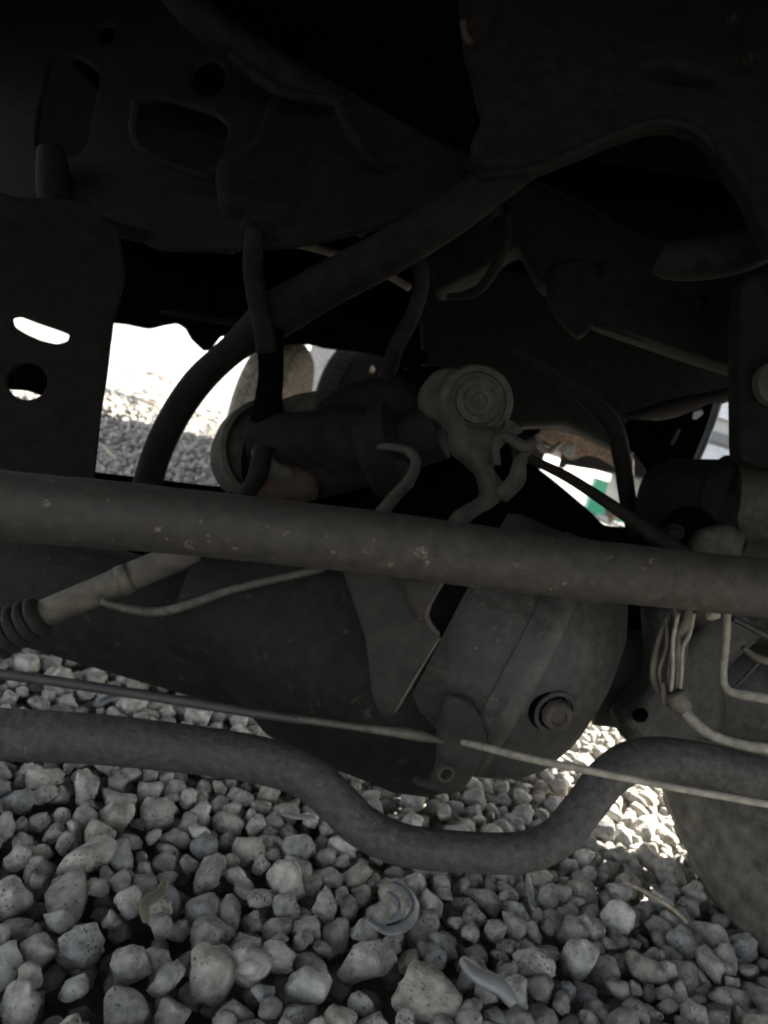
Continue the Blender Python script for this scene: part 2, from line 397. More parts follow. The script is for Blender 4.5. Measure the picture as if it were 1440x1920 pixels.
# the ones that show largest become objects of their own
def shows(s):
    px, py, d = proj(Vector(s[:3]))
    if not (-30 < px < 1470 and py < 1960): return -1
    lower = py > 1640 or (px < 640 and py > 1450) or (py > 1500 and px > 1060)
    band = px < 520 and 1215 < py < 1340
    if not (lower or band): return -1
    return s[3] / d * FPX
cand = sorted([(shows(s), i) for i, s in enumerate(stones) if s[4] >= 2], reverse=True)
single = set(i for v, i in cand[:300] if v > 0)
vmesh = []
for v, f in SH[3]:
    me = bpy.data.meshes.new('stone'); me.from_pydata(v.tolist(), [], f.tolist())
    me.polygons.foreach_set('use_smooth', [True] * len(me.polygons)); me.materials.append(M['stone']); vmesh.append(me)
rs = np.random.RandomState(5); V = []; F = []; off = 0
for i, s in enumerate(stones):
    Rm = randrot(rs)
    if i in single:
        o = bpy.data.objects.new('stone', vmesh[rs.randint(len(vmesh))]); COL.objects.link(o); o.parent = ground
        m4 = Matrix(Rm.tolist()).to_4x4(); m4 = Matrix.Translation(Vector(s[:3]) - ground.location) @ m4 @ Matrix.Scale(s[3] * 1.06, 4)
        o.matrix_local = m4; continue
    v, f = SH[s[4]][rs.randint(len(SH[s[4]]))]
    V.append((v @ Rm.T) * s[3] + np.array(s[:3])); F.append(f + off); off += len(v)
V = np.concatenate(V).astype('f'); F = np.concatenate(F).astype('i')
me = bpy.data.meshes.new('gravel'); me.vertices.add(len(V)); me.vertices.foreach_set('co', V.ravel())
me.loops.add(F.size); me.loops.foreach_set('vertex_index', F.ravel())
me.polygons.add(len(F)); me.polygons.foreach_set('loop_start', np.arange(0, F.size, 3, dtype='i')); me.polygons.foreach_set('loop_total', np.full(len(F), 3, 'i'))
me.update(calc_edges=True)
gv = link('gravel', me, M['stone'], ground); gv['kind'] = 'stuff'
print('STONES', len(stones), 'tris', len(F))

# ------------------------------------------------------------------ the vehicle
car = empty('parked_vehicle', Vector((-.05, 2.2, 0)))
tag(car, 'dusty underside of a parked off-road vehicle seen from the gravel, axle and bars in front', 'vehicle')
XL, XR, Y0, Y1 = -1.0, .80, -.35, 5.7
# body shell: floor, sides, engine bay and cabin
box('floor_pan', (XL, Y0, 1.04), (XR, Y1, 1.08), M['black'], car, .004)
def side(x, s):
    """side panel with wheel openings"""
    bm = bmesh.new(); pts = [(Y0, .50), (.55, .50)]
    def arch(c, r):
        return [(c - r * math.cos(t), .36 + r * math.sin(t)) for t in [math.pi * k / 12 for k in range(1, 12)]]
    pts += arch(1.02, .46)
    pts += [(1.5, .52), (4.1, .50)] if s > 0 else [(1.5, .64), (4.1, .64)]
    pts += arch(4.6, .46) + [(5.1, .5), (Y1, .5), (Y1, 1.1), (Y0, 1.1)]
    if s > 0:   # gap between the wing and the rear side, above the step bar
        k = pts.index((1.5, .52)); pts2 = [(1.74, .52), (1.74, 1.1)]; rear_ = [(2.50, .52)] + pts[k + 1:-1] + [(2.50, 1.1)]
        front_ = pts[:k + 1] + pts2 + [(Y0, 1.1)]
        make_side(x, s, front_); box('step_bar', (x, 1.742, .52), (x + .03, 2.498, .60), M['chassis'], car, .004); box('upper_side', (x, 1.742, .79), (x + .03, 2.498, 1.1), M['chassis'], car, .004)
        return make_side(x, s, rear_)
    return make_side(x, s, pts)
def make_side(x, s, pts):
    bm = bmesh.new()
    a = [bm.verts.new((x, p[0], p[1])) for p in pts]; b = [bm.verts.new((x + s * .03, p[0], p[1])) for p in pts]
    bm.faces.new(a); bm.faces.new(b[::-1])
    for i in range(len(pts)):
        j = (i + 1) % len(pts); bm.faces.new((a[i], b[i], b[j], a[j]))
    bmesh.ops.recalc_face_normals(bm, faces=bm.faces)
    bmesh.ops.triangulate(bm, faces=[f for f in bm.faces if len(f.verts) > 4])
    me = bpy.data.meshes.new('side'); bm.to_mesh(me); bm.free(); return link('side_panel', me, M['chassis'], car, False)
side(XR, 1); side(XL, -1)
box('bonnet', (XL, Y0, 1.10), (XR + .03, 1.35, 1.14), M['chassis'], car, .01)
box('cabin', (XL, 1.35, 1.10), (XR + .03, Y1, 1.75), M['chassis'], car, .05)
box('rear_bumper', (XL, Y1, .46), (-.93, Y1 + .08, 1.14), M['chassis'], car, .02); box('rear_bumper', (.35, Y1, .46), (XR + .03, Y1 + .08, 1.14), M['chassis'], car, .02); box('rear_bumper', (-.928, Y1 + .01, 1.0), (.348, Y1 + .07, 1.135), M['chassis'], car, .02)
box('bumper', (XL, Y0 - .08, .62), (XR, Y0 - .002, .86), M['chassis'], car, .02)

CH, CW, BK, RB = M['chassis'], M['chassis_warm'], M['black'], M['rubber']
# --- far blocking members
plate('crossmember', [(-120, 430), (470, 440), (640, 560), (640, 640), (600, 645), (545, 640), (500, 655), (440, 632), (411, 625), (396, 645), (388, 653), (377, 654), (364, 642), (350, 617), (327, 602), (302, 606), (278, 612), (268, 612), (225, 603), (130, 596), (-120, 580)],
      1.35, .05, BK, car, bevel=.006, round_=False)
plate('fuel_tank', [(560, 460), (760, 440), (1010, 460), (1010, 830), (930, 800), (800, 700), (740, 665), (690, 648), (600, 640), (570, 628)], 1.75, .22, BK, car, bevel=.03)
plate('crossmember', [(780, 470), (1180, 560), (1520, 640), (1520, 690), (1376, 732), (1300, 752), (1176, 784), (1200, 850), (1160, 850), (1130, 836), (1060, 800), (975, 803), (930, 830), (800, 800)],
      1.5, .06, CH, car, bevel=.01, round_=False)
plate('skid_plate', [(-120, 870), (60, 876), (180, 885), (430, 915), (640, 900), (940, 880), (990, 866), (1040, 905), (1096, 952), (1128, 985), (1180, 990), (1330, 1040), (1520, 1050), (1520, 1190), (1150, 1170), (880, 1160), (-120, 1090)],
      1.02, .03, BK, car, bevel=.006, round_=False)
# --- near left bracket with slit and round hole
plate('frame_bracket', [(-140, 300), (20, 370), (150, 375), (222, 430), (236, 520), (214, 600), (207, 655), (200, 715), (190, 775), (184, 835), (176, 910), (150, 960), (-140, 960)],
      .86, .006, CH, car, holes=[[(24, 597), (40, 594), (70, 606), (112, 620), (131, 628), (128, 640), (108, 646), (80, 640), (50, 627), (28, 613)], circ(52, 716, 38, 34)],
      tilt=(.15, .0), bevel=.002, round_=False)
tube('suspension_link', [(-60, 690, 1.0), (20, 700, 1.0), (70, 712, 1.0), (150, 745, 1.05)], [62, 60, 52, 50], BK, car)
# --- top left inner panel with holes
plate('inner_panel', [(-160, -120), (300, -120), (420, 30), (560, 120), (700, 200), (850, 285), (880, 320), (840, 380), (700, 430), (560, 462), (440, 470), (300, 470), (200, 420), (-160, 420)],
      .98, .010, CH, car, tilt=(-.25, -.55), bevel=.004, round_=False,
      holes=[circ(200, 67, 18, 20), circ(392, 150, 32, 36), [(100, 112), (150, 108), (192, 140), (180, 200), (168, 270), (150, 300), (70, 292), (76, 210)], [(262, 196), (300, 186), (400, 214), (432, 240), (420, 300), (380, 322), (300, 296), (256, 262)]])
plate('recess_back', [(240, 180), (440, 200), (440, 320), (400, 350), (240, 300)], 1.12, .01, RB, car, tilt=(-.25, -.55))
tube('recess_lip', [(256, 190, .9), (250, 240, .9), (264, 276, .9), (310, 304, .9), (400, 335, .9)], 16, CH, car)
tube('body_seam', [(310, -30, .9), (380, 42, .9), (480, 110, .93), (620, 192, .96), (760, 262, 1.0), (900, 318, 1.02)], [50, 58, 56, 52, 48, 40], CH, car)
tube('body_seam', [(430, 100, .9), (520, 170, .92), (640, 200, .95), (740, 290, 1.0)], [16, 20, 22, 20], CW, car)
plate('gearbox_casing', [(510, 188), (560, 176), (650, 204), (700, 300), (730, 330), (700, 420), (600, 440), (520, 430), (410, 400), (404, 320), (470, 290)], .95, .04, CH, car, tilt=(.1, -.5), bevel=.015)
tube('breather_pipe', [(640, 205, .87), (660, 250, .86), (700, 305, .88), (780, 330, .92), (880, 330, .95)], [26, 24, 22, 20, 18], CH, car)
# strut top behind bracket
tube('damper', [(96, 280, 1.0), (100, 330, 1.0), (104, 380, 1.0), (110, 440, 1.0)], [50, 62, 64, 70], CW, car)
tube('frame_lip', [(160, 395, .9), (220, 430, .92), (320, 452, .95), (440, 470, .98)], [10, 26, 22, 14], CH, car)
tube('frame_lip', [(300, 585, 1.3), (340, 590, 1.3), (440, 606, 1.3), (540, 622, 1.3)], [6, 12, 12, 8], CH, car)
# --- upper right big stamped panel
plate('suspension_tower', [(850, -140), (1600, -140), (1600, 520), (1440, 470), (1412, 430), (1392, 376), (1350, 318), (1325, 276), (1300, 252), (1262, 239), (1218, 240), (1150, 262), (1060, 300), (992, 326), (905, 330), (880, 285), (905, 235), (888, 170), (868, 90)],
      .80, .03, CW, car, tilt=(-.1, -.35), bevel=.008, round_=False, holes=[circ(1264, 160, 66, 15, .18)])
tube('tower_rim', [(900, 330, .78), (1000, 316, .78), (1060, 292, .78), (1150, 254, .78), (1218, 231, .78), (1264, 229, .78), (1306, 244, .78), (1336, 276, .78), (1362, 314, .78), (1404, 372, .78), (1424, 432, .79)], [8, 14, 16, 16, 16, 16, 16, 16, 16, 16, 12], CW, car, seg=12)
for (px, py) in ((1402, 110), (1370, 34)): bolt('bolt', P(px, py, .775), camdir(.1, .3, 1), .004, .006, CW, car)
tube('wiring_harness', [(868, 40, .84), (874, 70, .84), (892, 96, .85), (890, 150, .86), (930, 160, .87), (1020, 165, .88)], [12, 14, 13, 12, 12, 10], M['rustdim'], car)
plate('mount_bracket', [(880, 150), (960, 90), (1060, 110), (1090, 160), (1010, 190), (930, 215), (900, 240)], .95, .03, BK, car, bevel=.006)
# opening under the tower: black upper arm behind it
tube('control_arm', [(1000, 330, 1.2), (1150, 370, 1.2), (1300, 400, 1.2), (1480, 430, 1.2)], [80, 110, 120, 120], BK, car)
plate('frame_rail', [(960, 338), (1060, 366), (1150, 416), (1200, 448), (1260, 462), (1400, 442), (1600, 400), (1600, 720), (1376, 700), (1290, 672), (1112, 612), (1070, 570), (1010, 540), (975, 470), (900, 520), (820, 560), (800, 480), (840, 430)],
      1.02, .05, CH, car, tilt=(-.15, -.1), bevel=.008, round_=False, holes=[circ(1120, 512, 9), circ(1308, 576, 9), circ(934, 416, 15, 25, .2)])
tube('rail_lip', [(1000, 340, 1.0), (1100, 388, 1.0), (1180, 440, 1.0), (1250, 470, 1.0)], [10, 14, 14, 10], CH, car)
tube('rail_lip', [(1110, 606, 1.0), (1200, 634, 1.0), (1290, 664, 1.0), (1376, 690, 1.0)], [10, 14, 14, 14], CW, car)
tube('rail_lip', [(1172, 786, 1.4), (1250, 768, 1.4), (1320, 752, 1.4), (1378, 736, 1.4)], [20, 34, 32, 26], CW, car)
tube('rubber_sleeve', [(1232, 478, .86), (1262, 488, .86), (1330, 484, .86), (1400, 466, .85), (1480, 424, .84)], [56, 72, 78, 80, 84], M['chassis_warm'], car, seg=24)
plate('side_plate', [(1378, 520), (1600, 500), (1600, 900), (1420, 880), (1376, 864), (1374, 700)], .82, .03, CH, car, bevel=.004, round_=False)
lathe('bush', P(1446, 722, .80), camdir(.2, 0, 1), [(0, .022), (.01, .022), (.012, .012), (.006, .010), (.006, 0)], M['olive'], car)
tube('brake_hose', [(950, 400, .92), (950, 450, .92), (930, 500, .93), (890, 548, .95), (840, 556, .97)], [14, 18, 20, 18, 12], CH, car)
plate('spring_perch', [(1030, 500), (1090, 486), (1140, 520), (1128, 580), (1090, 640), (1050, 600), (1026, 560)], 1.0, .02, CH, car, tilt=(.2, -.2), bevel=.006)
# --- diagonal link and its lower arc
tube('panhard_link', [(1090, 170, .92), (1014, 266, .83), (932, 338, .81), (830, 412, .82), (720, 478, .85), (610, 536, .88), (520, 590, .91), (440, 652, .94), (372, 716, .96), (322, 790, .97), (290, 862, .97), (272, 930, .97)],
     [110, 90, 78, 82, 84, 84, 86, 56, 56, 55, 54, 56], CH, car, seg=24)
tube('brake_hose', [(458, 440, .9), (470, 412, .9), (496, 408, .9), (512, 430, .9)], [20, 24, 24, 18], CW, car)
tube('brake_hose', [(478, 430, .88), (474, 500, .88), (482, 560, .88), (492, 610, .88), (500, 660, .89)], [38, 38, 38, 38, 38], M['chassis_warm'], car)
tube('shock_rod', [(506, 620, .9), (508, 700, .9), (504, 745, .9), (500, 800, .9), (498, 840, .9)], [52, 48, 52, 66, 56], BK, car)
tube('thin_pipe', [(530, 452, 1.0), (600, 468, 1.02), (664, 488, 1.05), (720, 512, 1.1), (768, 540, 1.12)], [13, 15, 16, 14, 14], M['tan'], car)
tube('breather_hose', [(668, 436, .96), (690, 404, .96), (728, 400, .96), (748, 430, .96)], [30, 36, 34, 26], M['chassis_warm'], car)
tube('breather_hose', [(760, 455, .86), (788, 500, .86), (788, 548, .87), (770, 600, .88), (744, 650, .89), (724, 712, .92)], [34, 30, 28, 29, 31, 32], M['chassis_warm'], car)
tube('cross_rod', [(520, 634, .98), (600, 636, .98), (680, 644, .98), (740, 654, .98), (800, 672, .98)], [16, 22, 24, 26, 24], BK, car)
tube('cross_rod', [(740, 640, 1.0), (745, 690, 1.0), (700, 760, 1.0), (690, 830, 1.0)], [26, 24, 30, 26], BK, car)
# --- round bush housing with casting
hub = empty('bush_housing', P(896, 752, .82) - car.location); hub.parent = car
ax = camdir(.12, .05, 1)
def hl(name, off, prof, m=M['olive'], **k):
    return lathe(name, P(896, 752, .82) + off, ax, prof, m, hub, **k)
hl('housing', Vector((0, 0, 0)), [(-.06, .026), (-.045, .036), (-.012, .0385), (-.002, .0385), (.001, .0365), (.001, .031), (-.003, .030), (-.003, .024), (.003, .0235), (.003, .016), (.007, .0155), (.007, .009), (.004, .0085), (.004, 0)], lump=.0012)
lathe('housing_collar', P(850, 748, .84), ax, [(-.05, .03), (-.01, .034), (.0, .03), (0, 0)], M['olive'], hub, lump=.003)
plate('casting_arm', [(838, 770), (870, 800), (950, 800), (962, 790), (945, 830), (926, 850), (920, 880), (935, 900), (950, 925), (925, 948), (880, 975), (860, 1010), (830, 1010), (850, 960), (905, 930), (895, 890), (870, 868), (846, 850)], .83, .035, M['olive'], hub, tilt=(.2, 0), bevel=.012, bres=3)
tube('clamp_hook', [(932, 872, .8), (930, 832, .8), (950, 820, .8), (985, 838, .79), (1004, 826, .79)], [14, 16, 20, 22, 14], M['olive'], hub)
tube('clamp_hook', [(996, 838, .8), (975, 868, .8), (968, 900, .8), (940, 930, .81)], [18, 26, 34, 30], M['olive'], hub)
# --- centre mass: motor and dark ring
plate('motor_mount', [(440, 880), (470, 800), (540, 770), (640, 778), (700, 720), (790, 690), (890, 700), (960, 850), (960, 1010), (450, 1010), (434, 940)], 1.0, .08, BK, car, bevel=.02)
drum = lathe('air_drum', P(512, 846, .97), camdir(.55, -.1, 1), [(-.07, .058), (-.03, .066), (0, .066), (.002, .060), (-.012, .052), (-.014, 0)], M['olive'], car, seg=48)
lathe('starter_motor', P(520, 830, .90), camdir(1, .02, .1), [(-.03, 0), (-.03, .025), (0, .034), (.06, .036), (.062, .042), (.10, .042), (.102, .03), (.14, .028), (.14, 0)], CH, car)
lathe('starter_motor', P(640, 870, .90), camdir(1, -.3, .3), [(-.05, 0), (-.05, .03), (.03, .034), (.035, .05), (.07, .05), (.08, .03), (.12, .03), (.12, 0)], RB, car)
tube('heat_shield', [(500, 800, .93), (540, 772, .94), (600, 758, .96), (660, 748, .98), (710, 722, 1.0)], [26, 50, 52, 48, 30], M['olive'], car, seg=20)
tube('bleed_hose', [(494, 835, .86), (488, 870, .86), (476, 905, .86), (455, 930, .87)], [34, 38, 34, 30], CH, car)
plate('rusty_bracket', [(480, 880), (520, 868), (560, 880), (600, 902), (596, 930), (540, 944), (480, 936), (462, 915)], .88, .03, M['rustdim'], car, tilt=(0, -.5), bevel=.01)
plate('bracket_ear', [(470, 840), (506, 836), (520, 868), (560, 886), (540, 905), (480, 900)], .875, .02, M['olive'], car, bevel=.006)
plate('gear_casing', [(590, 760), (650, 720), (740, 700), (800, 730), (830, 800), (800, 850), (700, 870), (620, 840)], .93, .05, CH, car, bevel=.02)
plate('rusty_bracket', [(640, 818), (720, 812), (735, 835), (660, 848)], .90, .012, M['rustdim'], car, tilt=(.2, .4), bevel=.003)
tube('drain_pipe', [(690, 842, .9), (730, 838, .8), (766, 846, .79), (780, 868, .78), (768, 900, .77), (738, 934, .75), (706, 972, .73)], [14, 14, 18, 20, 22, 24, 26], M['olive'], car)
lathe('pulley', P(778, 770, .92), camdir(.1, .1, 1), [(-.02, .035), (0, .037), (.006, .034), (0, .028), (.003, .012), (.012, .01), (.012, 0)], BK, car)
# --- right side: drum, strut, rods
tube('steering_rod', [(960, 650, .95), (1040, 700, .95), (1110, 755, .95), (1150, 800, .95), (1166, 860, .96), (1176, 930, .97), (1192, 1000, .98)], [16, 26, 34, 36, 34, 32, 34], CH, car)
tube('tie_rod', [(985, 856, .80), (1060, 892, .79), (1120, 930, .78), (1200, 984, .77), (1300, 1050, .76)], [16, 20, 22, 26, 30], CW, car)
plate('rear_shield', [(1174, 786), (1250, 790), (1344, 752), (1336, 790), (1300, 872), (1240, 900), (1215, 930), (1212, 880), (1190, 850), (1165, 836)], 1.15, .004, BK, car, bevel=.0008, round_=False,
      holes=[[(1254, 832), (1272, 802), (1278, 806), (1263, 836)], [(1296, 776), (1304, 768), (1318, 766), (1320, 776), (1306, 787), (1298, 786)]])
lathe('brake_drum', P(1302, 952, .93), camdir(.75, .1, .75), [(-.05, .0), (-.05, .046), (-.03, .056), (.03, .058), (.034, .063), (.045, .063), (.05, .05), (.045, .03), (.06, .028), (.06, 0)], RB, car, seg=48)
lathe('axle_end', P(1405, 938, .90), camdir(1, .1, .15), [(-.02, .04), (0, .048), (.05, .048), (.12, .05), (.12, 0)], M['olive'], car, seg=40)
plate('spring_seat', [(1310, 990), (1360, 982), (1392, 1000), (1380, 1060), (1300, 1060), (1290, 1030)], .84, .03, M['olive'], car, bevel=.008)
bolt('bolt', P(1262, 998, .84), camdir(-.2, .6, 1), .008, .008, RB, car)
lathe('drum_cap', P(1290, 1000, .86), camdir(-.2, .3, 1), [(0, .03), (.01, .028), (.014, .02), (.014, 0)], BK, car)
# --- axle: left tube, differential, right tube
axle = empty('axle', P(980, 1285, .70) - car.location); axle.parent = car
adir = camdir(.88, .28, .30)
def along(px, py, d): return P(px, py, d)
A0 = P(-260, 1010, .86); A1 = P(640, 1262, .76)
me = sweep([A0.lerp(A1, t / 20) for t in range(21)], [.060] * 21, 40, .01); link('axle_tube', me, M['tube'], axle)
dc = P(1052, 1262, .665)
dn = camdir(.88, .46, .15)
hc = P(805, 1262, .705); hd = camdir(.95, .31, .06)
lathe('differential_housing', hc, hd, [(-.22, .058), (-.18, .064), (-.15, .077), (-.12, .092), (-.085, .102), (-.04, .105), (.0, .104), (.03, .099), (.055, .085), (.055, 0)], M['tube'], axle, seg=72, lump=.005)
lathe('carrier_ring', dc, dn, [(-.10, .100), (-.09, .1045), (-.05, .1065), (-.034, .107)], M['diff'], axle, seg=72, lump=.003)
cover = lathe('differential_cover', dc, dn, [(-.05, .1085), (-.032, .109), (-.026, .1085), (-.019, .1065), (-.009, .1015), (.006, .093), (.019, .078), (.029, .056), (.035, .029), (.0365, 0)], M['diff'], axle, seg=72, lump=.003)
lathe('cover_flange', dc, dn, [(-.039, .1078), (-.0355, .1096), (-.031, .1102), (-.027, .1094), (-.0235, .107), (-.028, .104)], M['edge'], axle, seg=72, lump=.003)  # paler ring: ridge dust plus a highlight put into the colour
# fill plug in its recess, whose shade is painted by a black offset disc
from mathutils.bvhtree import BVHTree
def on_surface(o, px, py):
    v = [q.co + (o.matrix_world.translation if o.parent is None else dc * 0) for q in o.data.vertices]
    W = Vector((0, 0, 0)); q = o
    while q: W += q.location; q = q.parent
    t = BVHTree.FromPolygons([q.co + W for q in o.data.vertices], [tuple(f.vertices) for f in o.data.polygons])
    h, nn, _, _ = t.ray_cast(C0, ray(px, py).normalized())
    return h, (nn if nn.dot(C0 - h) > 0 else -nn)
h, hn_ = on_surface(cover, 1040, 1334); pax = (hn_ + camdir(-.1, .1, 1) * .8).normalized()
lathe('plug_recess', h - hn_ * .002, hn_, [(-.004, .0165), (.0045, .0165), (.0045, .0135), (-.001, .0125), (-.001, 0)], M['diff'], axle, seg=28)
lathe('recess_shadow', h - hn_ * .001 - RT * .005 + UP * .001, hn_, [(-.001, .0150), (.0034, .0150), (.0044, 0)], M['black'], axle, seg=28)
lathe('filler_plug', h + hn_ * .002, pax, [(-.002, .0112), (.007, .0112), (.009, .010), (.009, .0062), (.006, .0058), (.006, 0)], M['dirt'], axle, seg=8, flat=True)
# lower lug with ring
plate('cover_lug', [(838, 1300), (880, 1310), (905, 1350), (915, 1395), (892, 1440), (866, 1480), (838, 1486), (800, 1478), (770, 1466), (782, 1456), (812, 1458), (820, 1420), (818, 1380)], .575, .008, M['lug'], axle, tilt=(.25, .3), bevel=.003, holes=[circ(834, 1446, 11, 11)])
lathe('cover_lug', P(834, 1446, .556), camdir(.2, .3, 1), [(0, .0065), (.004, .0064), (.004, .0042), (0, .0042)], M['olive'], axle, seg=20)
# right tube and knuckle
B0 = P(1120, 1265, .84); B1 = P(1620, 1330, .80)
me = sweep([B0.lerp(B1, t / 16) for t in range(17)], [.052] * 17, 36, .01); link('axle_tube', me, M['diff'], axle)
plate('knuckle', [(1210, 1130), (1380, 1130), (1420, 1180), (1340, 1250), (1350, 1350), (1260, 1400), (1170, 1390), (1150, 1340), (1220, 1260), (1215, 1190)], .75, .04, M['diff'], axle, bevel=.012, tilt=(.2, .2))
bolt('bolt', P(1200, 1340, .715), camdir(0, .3, 1), .005, .005, M['black'], axle)
# bracket plate in front of the axle tube
plate('track_bar_bracket', [(640, 1050), (832, 1075), (822, 1104), (800, 1130), (798, 1158), (826, 1190), (800, 1238), (770, 1290), (742, 1338), (716, 1340), (700, 1300), (690, 1200), (660, 1110)], .545, .012, M['lug'], axle, tilt=(-.3, .1), bevel=.0035, round_=False)
tube('bracket_rim', [(832, 1082, .538), (806, 1122, .537), (797, 1150, .536), (806, 1172, .535), (822, 1190, .535)], [14, 18, 16, 12, 8], M['dirt'], axle)
tube('bracket_rim', [(824, 1194, .536), (790, 1252, .537), (742, 1334, .538)], [7, 5, 4], M['cable'], axle, seg=8)
plate('casting_lug', [(735, 1080), (828, 1080), (815, 1115), (796, 1140), (792, 1170), (770, 1150), (760, 1110)], .532, .010, M['lug'], axle, bevel=.004)
# --- steering damper and thin pipe at left
dmp = tube('steering_damper', [(62, 1158, .66), (180, 1110, .665), (260, 1075, .67), (370, 1030, .675)], [52, 54, 54, 52], M['tan'], car, seg=24, n=4)
tube('damper_collar', [(226, 1091, .664), (246, 1082, .665)], [60, 58], M['tan'], dmp, seg=24, n=2)
for k in range(5):
    q = (70 - 19 * k, 1157 + 9 * k, .652 + .0 * k)
    tube('boot_fold', [(q[0] + 8, q[1] - 4, q[2]), (q[0], q[1], q[2]), (q[0] - 8, q[1] + 4, q[2])], [66 + 3 * k, 82 + 3 * k, 66 + 3 * k], M['lug'], dmp, seg=24, n=4)
tube('vent_pipe', [(190, 1128, .64), (240, 1142, .64), (300, 1147, .64), (360, 1132, .64), (450, 1102, .64), (610, 1066, .64)], [14, 17, 18, 17, 16, 15], M['cable'], car, seg=12)
# --- track bar (big) and sway bar
plate('light_gap_cover', [(1100, 1090), (1300, 1100), (1300, 1260), (1230, 1320), (1120, 1300)], .93, .02, BK, car, bevel=.005)  # added black plate that stops light showing through beside the differential
tb = tube('track_bar', [(-160, 940, .475), (0, 948, .48), (360, 980, .485), (720, 1020, .49), (1000, 1057, .50), (1240, 1083, .51), (1440, 1103, .52), (1600, 1120, .53)],
     [136, 134, 124, 120, 116, 112, 110, 110], M['bar'], car, seg=40, n=14, wob=.02)
tube('sway_bar', [(-120, 1366, .50), (0, 1376, .50), (180, 1386, .50), (350, 1404, .50), (480, 1424, .50), (570, 1452, .50), (628, 1500, .50), (680, 1550, .50), (760, 1585, .50), (880, 1598, .505), (980, 1597, .51), (1046, 1570, .515), (1096, 1512, .52), (1144, 1454, .525), (1200, 1424, .53), (1290, 1428, .535), (1440, 1462, .545), (1600, 1500, .55)],
     [98, 96, 92, 88, 86, 84, 80, 78, 76, 74, 74, 74, 74, 76, 78, 80, 80, 80], M['sway'], car, seg=32, n=10, wob=.012)
# --- long thin cable across the axle
tube('speed_sensor_cable', [(-60, 1255, .50), (120, 1280, .50), (300, 1308, .505), (470, 1336, .51), (560, 1349, .51)], [20, 20, 19, 18, 16], M['darkcable'], car, seg=12)  # left stretch darker: the shade it lies in is put into its colour
tube('speed_sensor_cable', [(550, 1347, .51), (640, 1359, .51), (720, 1370, .512), (780, 1378, .514), (830, 1390, .53)], [15, 14, 17, 22, 10], M['cable'], car, seg=12)
tube('speed_sensor_cable', [(868, 1392, .55), (920, 1404, .52), (1000, 1424, .49), (1110, 1446, .475), (1250, 1474, .475), (1440, 1508, .48), (1560, 1530, .49)], [12, 15, 15, 15, 14, 15, 15], M['cream'], car, seg=12)
# --- right harness clip, hose and wires
hn = empty('brake_line_clip', P(1270, 1240, .56) - car.location); hn.parent = car
plate('clip_plate', [(1256, 1150), (1296, 1140), (1298, 1180), (1282, 1250), (1284, 1300), (1290, 1320), (1262, 1332), (1236, 1310), (1224, 1270), (1226, 1230), (1238, 1190)], .585, .010, M['dirt'], hn, tilt=(-.3, 0), bevel=.003)
tube('taped_loom', [(1278, 1136, .575), (1272, 1190, .574), (1262, 1250, .573), (1262, 1306, .57)], [34, 30, 26, 24], M['dirt'], hn, seg=14, wob=.15)
tube('clip_edge', [(1256, 1152, .575), (1238, 1190, .573), (1226, 1240, .572), (1226, 1275, .572), (1246, 1318, .572)], [9, 10, 12, 12, 12], M['tan'], hn, seg=10)
tube('wire', [(1265, 1140, .57), (1270, 1180, .567), (1270, 1230, .565), (1268, 1290, .565)], [9, 10, 12, 12], M['tan'], hn, seg=10)
tube('wire', [(1292, 1142, .565), (1285, 1172, .565), (1272, 1190, .565)], [14, 18, 12], M['tan'], hn, seg=10)
tube('wire', [(1258, 1215, .57), (1254, 1262, .57), (1252, 1290, .57)], [7, 8, 7], M['tan'], hn, seg=8)
tube('wire', [(1248, 1160, .57), (1250, 1210, .568), (1236, 1262, .567), (1250, 1312, .566)], [6, 7, 6, 6], M['tan'], hn, seg=8)
tube('wire', [(1300, 1150, .57), (1292, 1190, .568), (1280, 1215, .566), (1278, 1262, .565), (1274, 1300, .565)], [10, 9, 8, 7, 7], M['cream'], hn, seg=8)
tube('wire', [(1272, 1150, .56), (1262, 1200, .56), (1262, 1250, .56), (1258, 1296, .56)], [7, 8, 7, 8], M['cream'], hn, seg=8)
tube('ferrule', [(1264, 1300, .56), (1272, 1314, .56), (1284, 1330, .56)], [34, 40, 34], M['tan'], hn, seg=16)
tube('ferrule', [(1242, 1280, .565), (1246, 1320, .565)], [12, 12], M['tan'], hn, seg=10)
tube('gusset', [(1300, 1140, .62), (1330, 1170, .62), (1300, 1210, .62), (1250, 1260, .62)], [40, 50, 30, 14], M['olive'], hn)
tube('brake_line', [(1280, 1322, .56), (1294, 1346, .555), (1330, 1376, .55), (1380, 1394, .55), (1440, 1404, .55), (1540, 1412, .55)], [18, 21, 21, 21, 22, 22], M['cream'], car, seg=14)
tube('brake_line', [(1364, 1130, .60), (1362, 1190, .60), (1356, 1260, .60), (1360, 1288, .598), (1380, 1300, .595), (1440, 1310, .59), (1540, 1326, .59)], [13, 15, 14, 15, 18, 20, 20], M['cream'], car, seg=12)
tube('brake_line', [(1374, 1160, .66), (1410, 1178, .66), (1480, 1216, .66)], [12, 13, 14], M['darkcable'], car, seg=10)
tube('brake_line', [(1392, 1214, .64), (1424, 1234, .64), (1500, 1252, .64)], [9, 16, 20], M['tan'], car, seg=10)
tube('brake_line', [(1376, 1290, .64), (1400, 1266, .64), (1424, 1240, .64)], [5, 6, 6], M['darkcable'], car, seg=8)
lathe('clip_bolt', P(1336, 1148, .575), camdir(0, .8, .5), [(0, .005), (.004, .005), (.005, .002), (.005, 0)], M['cream'], hn, seg=8)
